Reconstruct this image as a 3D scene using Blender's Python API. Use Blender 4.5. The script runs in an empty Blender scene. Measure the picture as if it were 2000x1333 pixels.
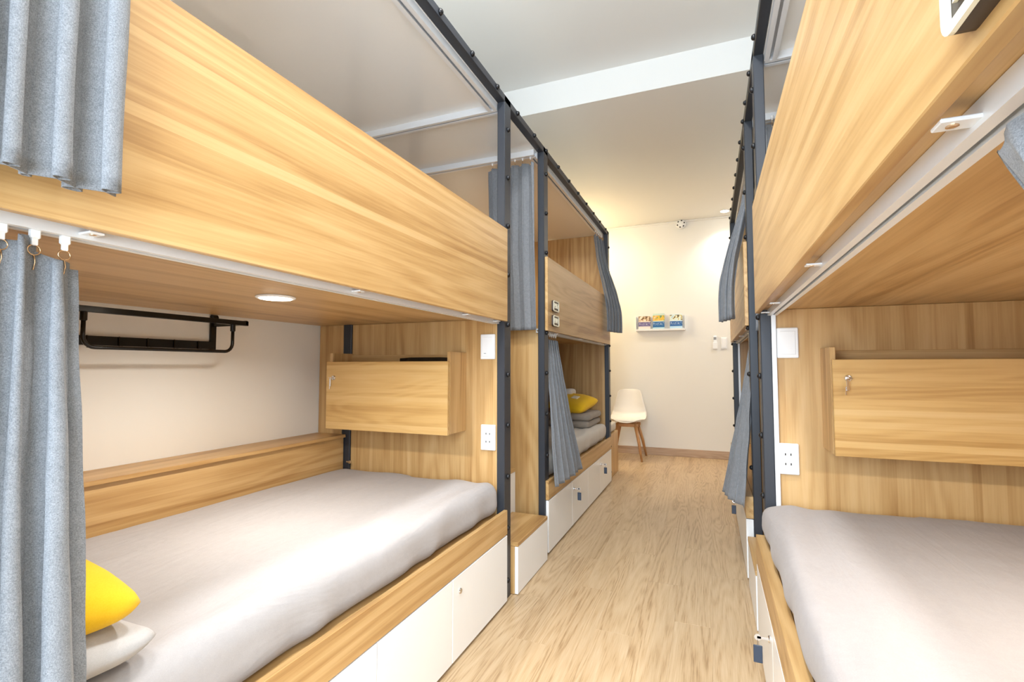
import bpy, bmesh, math, random
from mathutils import Vector, Matrix, noise
random.seed(7)
S = bpy.context.scene
COL = S.collection

# ------------------------------------------------------------------ camera
CAM_H = 1.10
yaw, pitch = math.radians(22.075), math.radians(3.054)
cd = bpy.data.cameras.new('camera'); cam = bpy.data.objects.new('camera', cd); COL.objects.link(cam)
cd.sensor_width = 36.0; cd.lens = 953.2 / 2000 * 36.0; cd.clip_start = 0.02; cd.clip_end = 60
fwd = Vector((-math.sin(yaw) * math.cos(pitch), math.cos(yaw) * math.cos(pitch), math.sin(pitch)))
rgt = Vector((math.cos(yaw), math.sin(yaw), 0)); upv = rgt.cross(fwd)
cam.matrix_world = Matrix(((rgt.x, upv.x, -fwd.x, 0), (rgt.y, upv.y, -fwd.y, 0), (rgt.z, upv.z, -fwd.z, CAM_H), (0, 0, 0, 1)))
S.camera = cam

# ------------------------------------------------------------------ world and light
S.view_settings.view_transform = 'Standard'; S.view_settings.look = 'None'
S.view_settings.gamma = 1.0; S.view_settings.use_curve_mapping = False
S.view_settings.exposure = 0.55
W = bpy.data.worlds.new('sky'); S.world = W; W.use_nodes = True
W.node_tree.nodes['Background'].inputs[0].default_value = (0.75, 0.87, 1.0, 1)
W.node_tree.nodes['Background'].inputs[1].default_value = 1.2

def area_light(name, loc, sx, sy, power, color, rot):
    l = bpy.data.lights.new(name, 'AREA'); l.shape = 'RECTANGLE'; l.size = sx; l.size_y = sy
    l.energy = power; l.color = color
    o = bpy.data.objects.new(name, l); o.location = loc; o.rotation_euler = rot; COL.objects.link(o); return o
# daylight coming in through the window wall behind the photographer
area_light('window_daylight', (-0.36, -1.32, 1.60), 2.5, 2.0, 138, (0.70, 0.85, 1.0), (math.radians(90), 0, 0))

# ------------------------------------------------------------------ materials
def new_mat(name, color=(0.8, 0.8, 0.8), rough=0.5, metal=0.0, spec=0.5):
    m = bpy.data.materials.new(name); m.use_nodes = True
    b = m.node_tree.nodes['Principled BSDF']
    b.inputs['Base Color'].default_value = (*color, 1); b.inputs['Roughness'].default_value = rough
    b.inputs['Metallic'].default_value = metal; b.inputs['Specular IOR Level'].default_value = spec
    return m
def N(m, t, **kw):
    n = m.node_tree.nodes.new(t)
    for k, v in kw.items(): setattr(n, k, v)
    return n
def LK(m, a, b): m.node_tree.links.new(a, b)
def math_node(m, op, a, b=None):
    n = N(m, 'ShaderNodeMath', operation=op)
    for i, v in enumerate((a, b)):
        if v is None: continue
        if isinstance(v, (int, float)): n.inputs[i].default_value = v
        else: LK(m, v, n.inputs[i])
    return n.outputs[0]
def ramp(m, fac, stops):
    r = N(m, 'ShaderNodeValToRGB'); e = r.color_ramp.elements
    while len(e) < len(stops): e.new(0.5)
    for i, (p, c) in enumerate(stops): e[i].position = p; e[i].color = (*c, 1)
    LK(m, fac, r.inputs[0]); return r.outputs[0]
def mixc(m, mode, fac, a, b):
    n = N(m, 'ShaderNodeMix', data_type='RGBA', blend_type=mode)
    if isinstance(fac, (int, float)): n.inputs[0].default_value = fac
    else: LK(m, fac, n.inputs[0])
    for i, v in ((6, a), (7, b)):
        if isinstance(v, tuple): n.inputs[i].default_value = (*v, 1)
        else: LK(m, v, n.inputs[i])
    return n.outputs[2]

def wood(name, axis, stops, strip=9.0, strip_amt=0.35, contour=16.0, rough=0.38, fine=1.0, stretch=0.07, contour_amt=0.55, freq=5.0, fscale=150.0):
    """oak: grain runs along the given axis of the object"""
    m = new_mat(name, rough=rough); b = m.node_tree.nodes['Principled BSDF']
    tc = N(m, 'ShaderNodeTexCoord'); oi = N(m, 'ShaderNodeObjectInfo')
    sp = N(m, 'ShaderNodeSeparateXYZ'); LK(m, tc.outputs['Object'], sp.inputs[0])
    seed = math_node(m, 'MULTIPLY', oi.outputs['Random'], 37.0)
    idx = 'XYZ'.index(axis); along = sp.outputs[idx]; others = [sp.outputs[i] for i in range(3) if i != idx]
    cross = math_node(m, 'ADD', others[0], others[1])
    # broad strips of different tone
    vor = N(m, 'ShaderNodeTexVoronoi', voronoi_dimensions='1D', feature='F1')
    LK(m, math_node(m, 'ADD', math_node(m, 'MULTIPLY', cross, strip), seed), vor.inputs['W'])
    vs = N(m, 'ShaderNodeSeparateColor'); LK(m, vor.outputs['Color'], vs.inputs[0])
    # figure of the grain
    cb = N(m, 'ShaderNodeCombineXYZ')
    LK(m, math_node(m, 'ADD', math_node(m, 'MULTIPLY', others[0], 1.0), seed), cb.inputs[0])
    LK(m, others[1], cb.inputs[1]); LK(m, math_node(m, 'MULTIPLY', along, stretch * 2), cb.inputs[2])
    n1 = N(m, 'ShaderNodeTexNoise'); n1.inputs['Scale'].default_value = freq; n1.inputs['Detail'].default_value = 2.0; n1.inputs['Distortion'].default_value = 0.3
    LK(m, cb.outputs[0], n1.inputs['Vector'])
    cont = math_node(m, 'SINE', math_node(m, 'MULTIPLY', n1.outputs['Fac'], contour * 2 * math.pi))
    cont = math_node(m, 'ADD', math_node(m, 'MULTIPLY', cont, 0.5), 0.5)
    cb2 = N(m, 'ShaderNodeCombineXYZ')
    LK(m, math_node(m, 'ADD', math_node(m, 'MULTIPLY', others[0], 1.0), seed), cb2.inputs[0]); LK(m, others[1], cb2.inputs[1])
    LK(m, math_node(m, 'MULTIPLY', along, 0.04), cb2.inputs[2])
    n2 = N(m, 'ShaderNodeTexNoise'); n2.inputs['Scale'].default_value = fscale; n2.inputs['Detail'].default_value = 3.0
    LK(m, cb2.outputs[0], n2.inputs['Vector'])
    n3 = N(m, 'ShaderNodeTexNoise'); n3.inputs['Scale'].default_value = 11.0; n3.inputs['Detail'].default_value = 3.0
    LK(m, cb2.outputs[0], n3.inputs['Vector'])
    t = math_node(m, 'MULTIPLY', vs.outputs[0], strip_amt)
    t = math_node(m, 'ADD', t, math_node(m, 'MULTIPLY', cont, 0.22 * contour_amt))
    t = math_node(m, 'ADD', t, math_node(m, 'MULTIPLY', n3.outputs['Fac'], 0.75))
    t = math_node(m, 'ADD', t, math_node(m, 'MULTIPLY', math_node(m, 'SUBTRACT', n2.outputs['Fac'], 0.5), 0.32 * fine))
    t = math_node(m, 'SUBTRACT', t, 0.12)
    LK(m, ramp(m, t, stops), b.inputs['Base Color'])
    bp = N(m, 'ShaderNodeBump'); bp.inputs['Strength'].default_value = 0.06; bp.inputs['Distance'].default_value = 0.002
    LK(m, n2.outputs['Fac'], bp.inputs['Height']); LK(m, bp.outputs[0], b.inputs['Normal'])
    return m

OAK = [(0.12, (0.34, 0.175, 0.058)), (0.38, (0.49, 0.290, 0.110)), (0.62, (0.585, 0.372, 0.160)), (0.92, (0.645, 0.435, 0.215))]
MAPLE = [(0.12, (0.43, 0.235, 0.068)), (0.45, (0.60, 0.37, 0.135)), (0.85, (0.67, 0.45, 0.195))]
FLOOR = [(0.08, (0.32, 0.195, 0.092)), (0.36, (0.52, 0.362, 0.205)), (0.8, (0.62, 0.465, 0.295))]
BASEB = [(0.15, (0.40, 0.26, 0.16)), (0.5, (0.58, 0.42, 0.29)), (0.9, (0.66, 0.51, 0.37))]
M = {}
for a in 'XYZ':
    M['oak' + a] = wood('oak_laminate_' + a.lower(), a, OAK, strip_amt=.27, contour_amt=.9, fine=1.3, contour=12, freq=4, stretch=.05)
    M['maple' + a] = wood('honey_laminate_' + a.lower(), a, MAPLE, strip_amt=0.40)
M['floor'] = wood('oak_vinyl_floor', 'Y', FLOOR, strip=3, strip_amt=0.10, contour=17, rough=0.34, fine=2.6, stretch=0.04, contour_amt=1.15, freq=7, fscale=240.0)
M['baseboard'] = wood('pale_oak_skirting', 'X', BASEB, strip_amt=0.1)
M['white'] = new_mat('white_lacquer', (0.90, 0.90, 0.89), 0.28)
M['gloss'] = new_mat('white_gloss_panel', (0.88, 0.88, 0.85), 0.14)
M['plastic'] = new_mat('white_plastic', (0.87, 0.87, 0.86), 0.35)
M['alu'] = new_mat('white_aluminium', (0.80, 0.82, 0.84), 0.35, 0.15)
M['groove'] = new_mat('grey_groove', (0.30, 0.31, 0.33), 0.6)
M['iron'] = new_mat('charcoal_steel', (0.032, 0.036, 0.045), 0.42, 0.1)
M['bolt'] = new_mat('black_bolt', (0.012, 0.012, 0.014), 0.30, 0.2)
M['black'] = new_mat('black_gloss_metal', (0.010, 0.009, 0.008), 0.22, 0.3)
M['chrome'] = new_mat('chrome', (0.75, 0.75, 0.76), 0.16, 1.0)
M['brass'] = new_mat('brass', (0.72, 0.52, 0.33), 0.25, 1.0)
M['dark'] = new_mat('dark_hole', (0.015, 0.013, 0.012), 0.7)
M['slate'] = new_mat('slate_blue_tag', (0.035, 0.05, 0.08), 0.4)
M['cream'] = new_mat('cream_plywood', (0.82, 0.76, 0.60), 0.5)
M['walnut'] = new_mat('dark_stained_edge', (0.045, 0.028, 0.018), 0.5)
M['shell'] = new_mat('white_chair_shell', (0.86, 0.83, 0.78), 0.4)
M['beech'] = wood('beech_chair_leg', 'Z', [(0.1, (0.42, 0.20, 0.07)), (0.9, (0.60, 0.33, 0.14))], strip_amt=0.05)
M['mount'] = new_mat('bunk_interior', (0.30, 0.24, 0.16), 0.7)

def plaster(name, col, rough=0.75):
    m = new_mat(name, col, rough, spec=0.3); b = m.node_tree.nodes['Principled BSDF']
    n = N(m, 'ShaderNodeTexNoise'); n.inputs['Scale'].default_value = 180; n.inputs['Detail'].default_value = 3
    tc = N(m, 'ShaderNodeTexCoord'); LK(m, tc.outputs['Object'], n.inputs['Vector'])
    bp = N(m, 'ShaderNodeBump'); bp.inputs['Strength'].default_value = 0.04; bp.inputs['Distance'].default_value = 0.002
    LK(m, n.outputs['Fac'], bp.inputs['Height']); LK(m, bp.outputs[0], b.inputs['Normal']); return m
M['wall'] = plaster('cream_white_wall_paint', (0.86, 0.84, 0.79))
M['ceil'] = plaster('ceiling_paint', (0.81, 0.79, 0.755))

def fabric(name, c1, c2, scale, rough=0.9, sheen=0.15, bump=0.25, cloud=0.25):
    m = new_mat(name, c1, rough, spec=0.15); b = m.node_tree.nodes['Principled BSDF']
    b.inputs['Sheen Weight'].default_value = sheen
    tc = N(m, 'ShaderNodeTexCoord')
    mp = N(m, 'ShaderNodeMapping'); mp.inputs['Scale'].default_value = (1, 1, 0.35); LK(m, tc.outputs['Object'], mp.inputs[0])
    mq = N(m, 'ShaderNodeMapping'); mq.inputs['Scale'].default_value = (0.35, 0.35, 1); LK(m, tc.outputs['Object'], mq.inputs[0])
    n1 = N(m, 'ShaderNodeTexNoise'); n1.inputs['Scale'].default_value = scale; n1.inputs['Detail'].default_value = 2; LK(m, mp.outputs[0], n1.inputs['Vector'])
    n2 = N(m, 'ShaderNodeTexNoise'); n2.inputs['Scale'].default_value = scale; n2.inputs['Detail'].default_value = 2; LK(m, mq.outputs[0], n2.inputs['Vector'])
    n3 = N(m, 'ShaderNodeTexNoise'); n3.inputs['Scale'].default_value = scale * 0.06; LK(m, tc.outputs['Object'], n3.inputs['Vector'])
    w = math_node(m, 'MULTIPLY', math_node(m, 'ADD', n1.outputs['Fac'], n2.outputs['Fac']), 0.5)
    t = math_node(m, 'ADD', math_node(m, 'MULTIPLY', w, 1 - cloud), math_node(m, 'MULTIPLY', n3.outputs['Fac'], cloud))
    LK(m, ramp(m, t, [(0.36, c1), (0.64, c2)]), b.inputs['Base Color'])
    bp = N(m, 'ShaderNodeBump'); bp.inputs['Strength'].default_value = bump; bp.inputs['Distance'].default_value = 0.001
    LK(m, w, bp.inputs['Height']); LK(m, bp.outputs[0], b.inputs['Normal']); return m
M['curtain'] = fabric('grey_linen', (0.13, 0.137, 0.150), (0.285, 0.295, 0.31), 1100, cloud=.12)
M['sheet'] = fabric('pale_grey_sheet', (0.385, 0.36, 0.355), (0.425, 0.40, 0.395), 900, bump=0.05, sheen=0.1)
def creases(m):
    b = m.node_tree.nodes['Principled BSDF']; old = b.inputs['Normal'].links[0].from_socket
    tc = N(m, 'ShaderNodeTexCoord'); mp = N(m, 'ShaderNodeMapping'); mp.inputs['Scale'].default_value = (9, 1.7, 3); mp.inputs['Rotation'].default_value = (0, 0, .16)
    LK(m, tc.outputs['Object'], mp.inputs[0])
    n = N(m, 'ShaderNodeTexNoise'); n.inputs['Scale'].default_value = 1.3; n.inputs['Detail'].default_value = 4; n.inputs['Roughness'].default_value = .55; n.inputs['Distortion'].default_value = .8
    LK(m, mp.outputs[0], n.inputs['Vector'])
    bp = N(m, 'ShaderNodeBump'); bp.inputs['Strength'].default_value = .38; bp.inputs['Distance'].default_value = .02
    LK(m, n.outputs['Fac'], bp.inputs['Height']); LK(m, old, bp.inputs['Normal']); LK(m, bp.outputs[0], b.inputs['Normal'])
creases(M['sheet']); creases(M['pillow_grey']) if 'pillow_grey' in M else None
M['sheet_rose'] = fabric('rose_grey_sheet', (0.335, 0.305, 0.295), (0.37, 0.34, 0.33), 900, bump=0.05, sheen=0.1)
creases(M['sheet_rose'])
M['sheet_tan'] = fabric('beige_sheet', (0.56, 0.51, 0.45), (0.60, 0.55, 0.49), 900, bump=0.05, sheen=0.1)
M['pillow_grey'] = fabric('grey_cotton', (0.42, 0.40, 0.39), (0.47, 0.45, 0.44), 700, bump=0.06)
M['yellow'] = fabric('mustard_cotton', (0.76, 0.45, 0.012), (0.82, 0.51, 0.022), 700, bump=0.08, sheen=0.1)
M['blanket'] = fabric('taupe_blanket', (0.25, 0.21, 0.17), (0.33, 0.28, 0.23), 500)
M['towel'] = fabric('white_towel', (0.80, 0.78, 0.74), (0.86, 0.85, 0.82), 400)

def emit_mat(name, col, strength):
    m = bpy.data.materials.new(name); m.use_nodes = True; nt = m.node_tree
    nt.nodes.remove(nt.nodes['Principled BSDF']); e = nt.nodes.new('ShaderNodeEmission')
    e.inputs[0].default_value = (*col, 1); e.inputs[1].default_value = strength
    nt.links.new(e.outputs[0], nt.nodes['Material Output'].inputs[0]); return m
M['led'] = emit_mat('led_lens', (1.0, 0.93, 0.80), 14)
M['bulb'] = emit_mat('warm_bulb', (1.0, 0.72, 0.30), 8)

# ------------------------------------------------------------------ builders
def link(o, parent=None):
    COL.objects.link(o)
    if parent is not None: o.parent = parent
    return o
def thing(name, loc, label, cat, group=None):
    o = bpy.data.objects.new(name, None); o.empty_display_size = 0.05; o.location = loc; COL.objects.link(o)
    o['label'] = label; o['category'] = cat; o['o'] = list(loc)
    if group: o['group'] = group
    return o
def tag(o, label, cat, group=None):
    o['label'] = label; o['category'] = cat
    if group: o['group'] = group
    return o
def origin(parent):
    return Vector(parent['o']) if parent is not None and 'o' in parent.keys() else Vector((0, 0, 0))
def mesh_obj(name, verts, faces, mat, parent=None, smooth=False, label=None, loc=None):
    """verts in world space; the object's origin is its thing's origin (or loc for a one-mesh thing)"""
    og = Vector(loc) if loc is not None else origin(parent)
    me = bpy.data.meshes.new(name)
    me.from_pydata([tuple(Vector(v) - og) for v in verts], [], faces); me.update()
    bm = bmesh.new(); bm.from_mesh(me); bmesh.ops.recalc_face_normals(bm, faces=bm.faces); bm.to_mesh(me); bm.free()
    if mat: me.materials.append(mat)
    if smooth:
        for p in me.polygons: p.use_smooth = True
    o = bpy.data.objects.new(name, me)
    if parent is None: o.location = og
    link(o, parent)
    o['o'] = list(og)
    if label: o['label'] = label
    return o
def box_vf(x0, x1, y0, y1, z0, z1, bev=0.0):
    x0, x1 = min(x0, x1), max(x0, x1); y0, y1 = min(y0, y1), max(y0, y1); z0, z1 = min(z0, z1), max(z0, z1)
    b = min(bev, (x1 - x0) * 0.45, (y1 - y0) * 0.45, (z1 - z0) * 0.45)
    if b <= 0:
        v = [(x, y, z) for x in (x0, x1) for y in (y0, y1) for z in (z0, z1)]
        f = [(0, 1, 3, 2), (4, 6, 7, 5), (0, 4, 5, 1), (2, 3, 7, 6), (0, 2, 6, 4), (1, 5, 7, 3)]
        return v, f
    bm = bmesh.new(); bmesh.ops.create_cube(bm, size=1)
    for v in bm.verts: v.co = Vector(((x0 + x1) / 2 + v.co.x * (x1 - x0), (y0 + y1) / 2 + v.co.y * (y1 - y0), (z0 + z1) / 2 + v.co.z * (z1 - z0)))
    bmesh.ops.bevel(bm, geom=list(bm.edges), offset=b, segments=1, affect='EDGES')
    bm.verts.index_update(); v = [tuple(q.co) for q in bm.verts]; f = [[q.index for q in fa.verts] for fa in bm.faces]; bm.free()
    return v, f
def box(name, x0, x1, y0, y1, z0, z1, mat, parent=None, bev=0.0015, label=None):
    v, f = box_vf(x0, x1, y0, y1, z0, z1, bev); return mesh_obj(name, v, f, mat, parent, label=label)
def join_vf(*parts):
    V, F = [], []
    for v, f in parts:
        n = len(V); V += list(v); F += [[i + n for i in q] for q in f]
    return V, F
def tube_vf(pts, r, seg=10, radii=None, cap=True):
    pts = [Vector(p) for p in pts]; V, F = [], []
    t0 = (pts[1] - pts[0]).normalized(); ref = Vector((0, 0, 1)) if abs(t0.z) < 0.9 else Vector((1, 0, 0))
    nrm = t0.cross(ref).normalized()
    for i, p in enumerate(pts):
        t = ((pts[min(i + 1, len(pts) - 1)] - pts[max(i - 1, 0)])).normalized()
        nrm = (nrm - t * nrm.dot(t)).normalized(); bn = t.cross(nrm)
        rr = radii[i] if radii else r
        for k in range(seg):
            a = 2 * math.pi * k / seg; V.append(p + nrm * math.cos(a) * rr + bn * math.sin(a) * rr)
    for i in range(len(pts) - 1):
        for k in range(seg):
            F.append((i * seg + k, i * seg + (k + 1) % seg, (i + 1) * seg + (k + 1) % seg, (i + 1) * seg + k))
    if cap: F.append(tuple(range(seg))); F.append(tuple(range((len(pts) - 1) * seg, len(pts) * seg)))
    return V, F
def tube(name, pts, r, mat, parent=None, seg=10, radii=None, label=None):
    v, f = tube_vf(pts, r, seg, radii); return mesh_obj(name, v, f, mat, parent, True, label)
def disc_vf(c, n, prof, seg=20):
    """lathe: prof = list of (radius, offset along n)"""
    c = Vector(c); n = Vector(n).normalized(); ref = Vector((0, 0, 1)) if abs(n.z) < 0.9 else Vector((1, 0, 0))
    a = n.cross(ref).normalized(); b = n.cross(a); V, F = [], []
    for r, d in prof:
        for k in range(seg):
            t = 2 * math.pi * k / seg; V.append(c + n * d + (a * math.cos(t) + b * math.sin(t)) * max(r, 1e-5))
    for i in range(len(prof) - 1):
        for k in range(seg): F.append((i * seg + k, i * seg + (k + 1) % seg, (i + 1) * seg + (k + 1) % seg, (i + 1) * seg + k))
    F.append(tuple(range(seg))); F.append(tuple(range((len(prof) - 1) * seg, len(prof) * seg)))
    return V, F
def lathe(name, c, n, prof, mat, parent=None, seg=20, smooth=False, label=None):
    v, f = disc_vf(c, n, prof, seg); return mesh_obj(name, v, f, mat, parent, smooth, label)
def rbox_vf(x0, x1, y0, y1, z0, z1, r, nx, ny, nz, fn=None):
    """soft box: subdivided cube with rounded edges, fn(p) displaces"""
    c = Vector(((x0 + x1) / 2, (y0 + y1) / 2, (z0 + z1) / 2)); h = Vector(((x1 - x0) / 2, (y1 - y0) / 2, (z1 - z0) / 2)); n = (nx, ny, nz)
    idx, V, F = {}, [], []
    def ease(t):   # more points near the rim
        return math.sin(t * math.pi / 2) * 0.35 + t * 0.65
    def vert(i):
        if i in idx: return idx[i]
        q = Vector([h[k] * ease(2 * i[k] / n[k] - 1) for k in range(3)])
        inn = Vector([max(-h[k] + r, min(h[k] - r, q[k])) for k in range(3)])
        d = q - inn
        if d.length > 1e-6: q = inn + d.normalized() * min(r, d.length if d.length < r else r)
        p = c + q
        if fn: p = fn(p)
        idx[i] = len(V); V.append(p); return idx[i]
    for ax in range(3):
        a, b = (ax + 1) % 3, (ax + 2) % 3
        for s in (0, n[ax]):
            for i in range(n[a]):
                for j in range(n[b]):
                    q = []
                    for di, dj in ((0, 0), (1, 0), (1, 1), (0, 1)):
                        t = [0, 0, 0]; t[ax] = s; t[a] = i + di; t[b] = j + dj; q.append(vert(tuple(t)))
                    F.append(q)
    return V, F

# shared small meshes
def shared(name, vf, mat, smooth=True):
    me = bpy.data.meshes.new(name); me.from_pydata([tuple(v) for v in vf[0]], [], [tuple(f) for f in vf[1]]); me.update()
    bm = bmesh.new(); bm.from_mesh(me); bmesh.ops.recalc_face_normals(bm, faces=bm.faces); bm.to_mesh(me); bm.free()
    me.materials.append(mat)
    if smooth:
        for p in me.polygons: p.use_smooth = True
    return me
BOLT = [(0.0125, 0.0), (0.0125, 0.004), (0.0105, 0.009), (0.006, 0.0125), (0.0, 0.0135)]
BOLT_ME = {1: shared('bolt', disc_vf((0, 0, 0), (1, 0, 0), BOLT, 12), M['bolt']), -1: shared('bolt', disc_vf((0, 0, 0), (-1, 0, 0), BOLT, 12), M['bolt'])}
RUN_VF = join_vf(box_vf(-.006, .006, -.006, .006, -.016, 0, .002), box_vf(-.003, .003, -.004, .004, -.026, -.014, .001))
RUN_ME = shared('runner', RUN_VF, M['plastic'], False)
ring = [(0.0, 0.008 * math.cos(a), -0.033 + 0.008 * math.sin(a)) for a in [i * math.pi / 6 for i in range(12)]]
HOOK_VF = join_vf(tube_vf(ring + [ring[0]], 0.0012, 5, cap=False), tube_vf([(0, 0, -.040), (0, .002, -.052), (0, 0, -.064)], 0.0013, 5))
HOOK_ME = shared('hook', HOOK_VF, M['brass'])
def put(me, name, pos, parent):
    o = bpy.data.objects.new(name, me); o.location = Vector(pos) - origin(parent); link(o, parent); o['o'] = list(pos); return o

# ------------------------------------------------------------------ layout constants (metres)
XP, XF, XW = -0.915, -0.897, -2.06      # post face, panel face, wall, of the left row
MIR = -0.722                              # the right row mirrors the left: x' = MIR - x
FAR = 6.40
def side(s):
    return (lambda x: x) if s == 'L' else (lambda x: MIR - x)
OUT = {'L': 1, 'R': -1}

# ------------------------------------------------------------------ room
def struct(o): o['kind'] = 'structure'; return o
XR = MIR - XW
BACK = -1.25
floor = struct(box('floor', XW - .1, XR + .1, BACK - .1, FAR + .1, -.12, -.004, M['mount'], bev=0))
pw, pl = 0.152, 0.93
nx0 = -0.925
mesh_cache = {}
for i in range(-4, 8):
    x0 = nx0 + i * pw
    y = BACK - 0.2 - (i * 0.37) % pl
    while y < FAR:
        a, b = max(y, BACK), min(y + pl, FAR)
        if b > a + .02 and b > (-0.2 if i >= 0 else 5.0):
            v, f = box_vf(-pw / 2 + .0001, pw / 2 - .0001, 0.0001, b - a - .0001, -.004, 0.0, .0003)
            key = round(b - a, 3)
            if key not in mesh_cache: mesh_cache[key] = shared('plank', (v, f), M['floor'], False)
            o = bpy.data.objects.new('plank', mesh_cache[key]); o.location = (x0 + pw / 2, a, 0); link(o, floor)
        y += pl
struct(box('wall_left', XW - .1, XW, BACK - .1, FAR + .1, 0, 3.3, M['wall'], bev=0))
struct(box('wall_right', XR, XR + .1, BACK - .1, FAR + .1, 0, 3.3, M['wall'], bev=0))
struct(box('wall_far', XW, XR, FAR, FAR + .1, 0, 3.3, M['wall'], bev=0))
wx0, wx1, wz0, wz1 = -1.65, 0.93, 0.55, 2.65
v, f = join_vf(box_vf(XW, wx0, BACK - .1, BACK, 0, 3.3), box_vf(wx1, XR, BACK - .1, BACK, 0, 3.3), box_vf(wx0, wx1, BACK - .1, BACK, 0, wz0), box_vf(wx0, wx1, BACK - .1, BACK, wz1, 3.3))
struct(mesh_obj('wall_back', v, f, M['wall']))
v, f = join_vf(box_vf(wx0, wx0 + .05, BACK - .06, BACK + .01, wz0, wz1), box_vf(wx1 - .05, wx1, BACK - .06, BACK + .01, wz0, wz1), box_vf(wx0, wx1, BACK - .06, BACK + .01, wz0, wz0 + .05), box_vf(wx0, wx1, BACK - .06, BACK + .01, wz1 - .05, wz1), box_vf(-.39, -.33, BACK - .06, BACK + .01, wz0, wz1))
struct(mesh_obj('window_1', v, f, M['alu']))
CZ, CZ2, STEPY = 2.935, 3.145, 3.255
v, f = join_vf(box_vf(XW, XR, BACK, STEPY, CZ2, CZ2 + .1), box_vf(XW, XR, STEPY, FAR, CZ, CZ2 + .1))
struct(mesh_obj('ceiling', v, f, M['ceil']))
struct(box('baseboard_far', XW, XR, FAR - .014, FAR, 0, .095, M['baseboard'], bev=.002))
struct(box('trim_1', XW, XR, FAR - .018, FAR, CZ - .022, CZ, M['wall'], bev=.004))

# ------------------------------------------------------------------ bunk beds
def lock_with_key(drawer, cx, y, z, s, key=True):
    n = (OUT[s], 0, 0); o = OUT[s]
    lk = lathe('lock', (cx, y, z), n, [(.011, -.002), (.011, .003), (.009, .006), (.006, .0065), (0, .0065)], M['chrome'], drawer, 16)
    if key:
        v, f = join_vf(box_vf(cx + .004 * o, cx + .038 * o, y - .001, y + .001, z - .004, z + .004, .0004), disc_vf((cx + .036 * o, y - .001, z), (0, 1, 0), [(.010, 0), (.010, .002)], 12))
        mesh_obj('key', v, f, M['chrome'], drawer)
        v, f = join_vf(box_vf(cx + .023 * o, cx + .049 * o, y - .002, y + .002, z - .078, z - .024, .0018), box_vf(cx + .0355 * o, cx + .0365 * o, y - .001, y + .001, z - .028, z - .006))
        t = mesh_obj('key_tag', v, f, M['slate'], drawer)
def track_vf(fn, a0, a1, c0, c1, zt, zb, along='Y'):
    """curtain rail: flat back, two lips and a slot between"""
    parts = []
    w = c1 - c0
    segs = [(c0, c1, zt - .006, zt), (c0, c0 + w * .12, zb, zt - .006), (c1 - w * .12, c1, zb, zt - .006), (c0 + w * .12, c0 + w * .38, zb, zb + .004), (c1 - w * .38, c1 - w * .12, zb, zb + .004)]
    for p0, p1, z0, z1 in segs:
        if along == 'Y': parts.append(box_vf(fn(p0), fn(p1), a0, a1, z0, z1))
        else: parts.append(box_vf(fn(a0), fn(a1), p0, p1, z0, z1))
    return join_vf(*parts)

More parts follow.
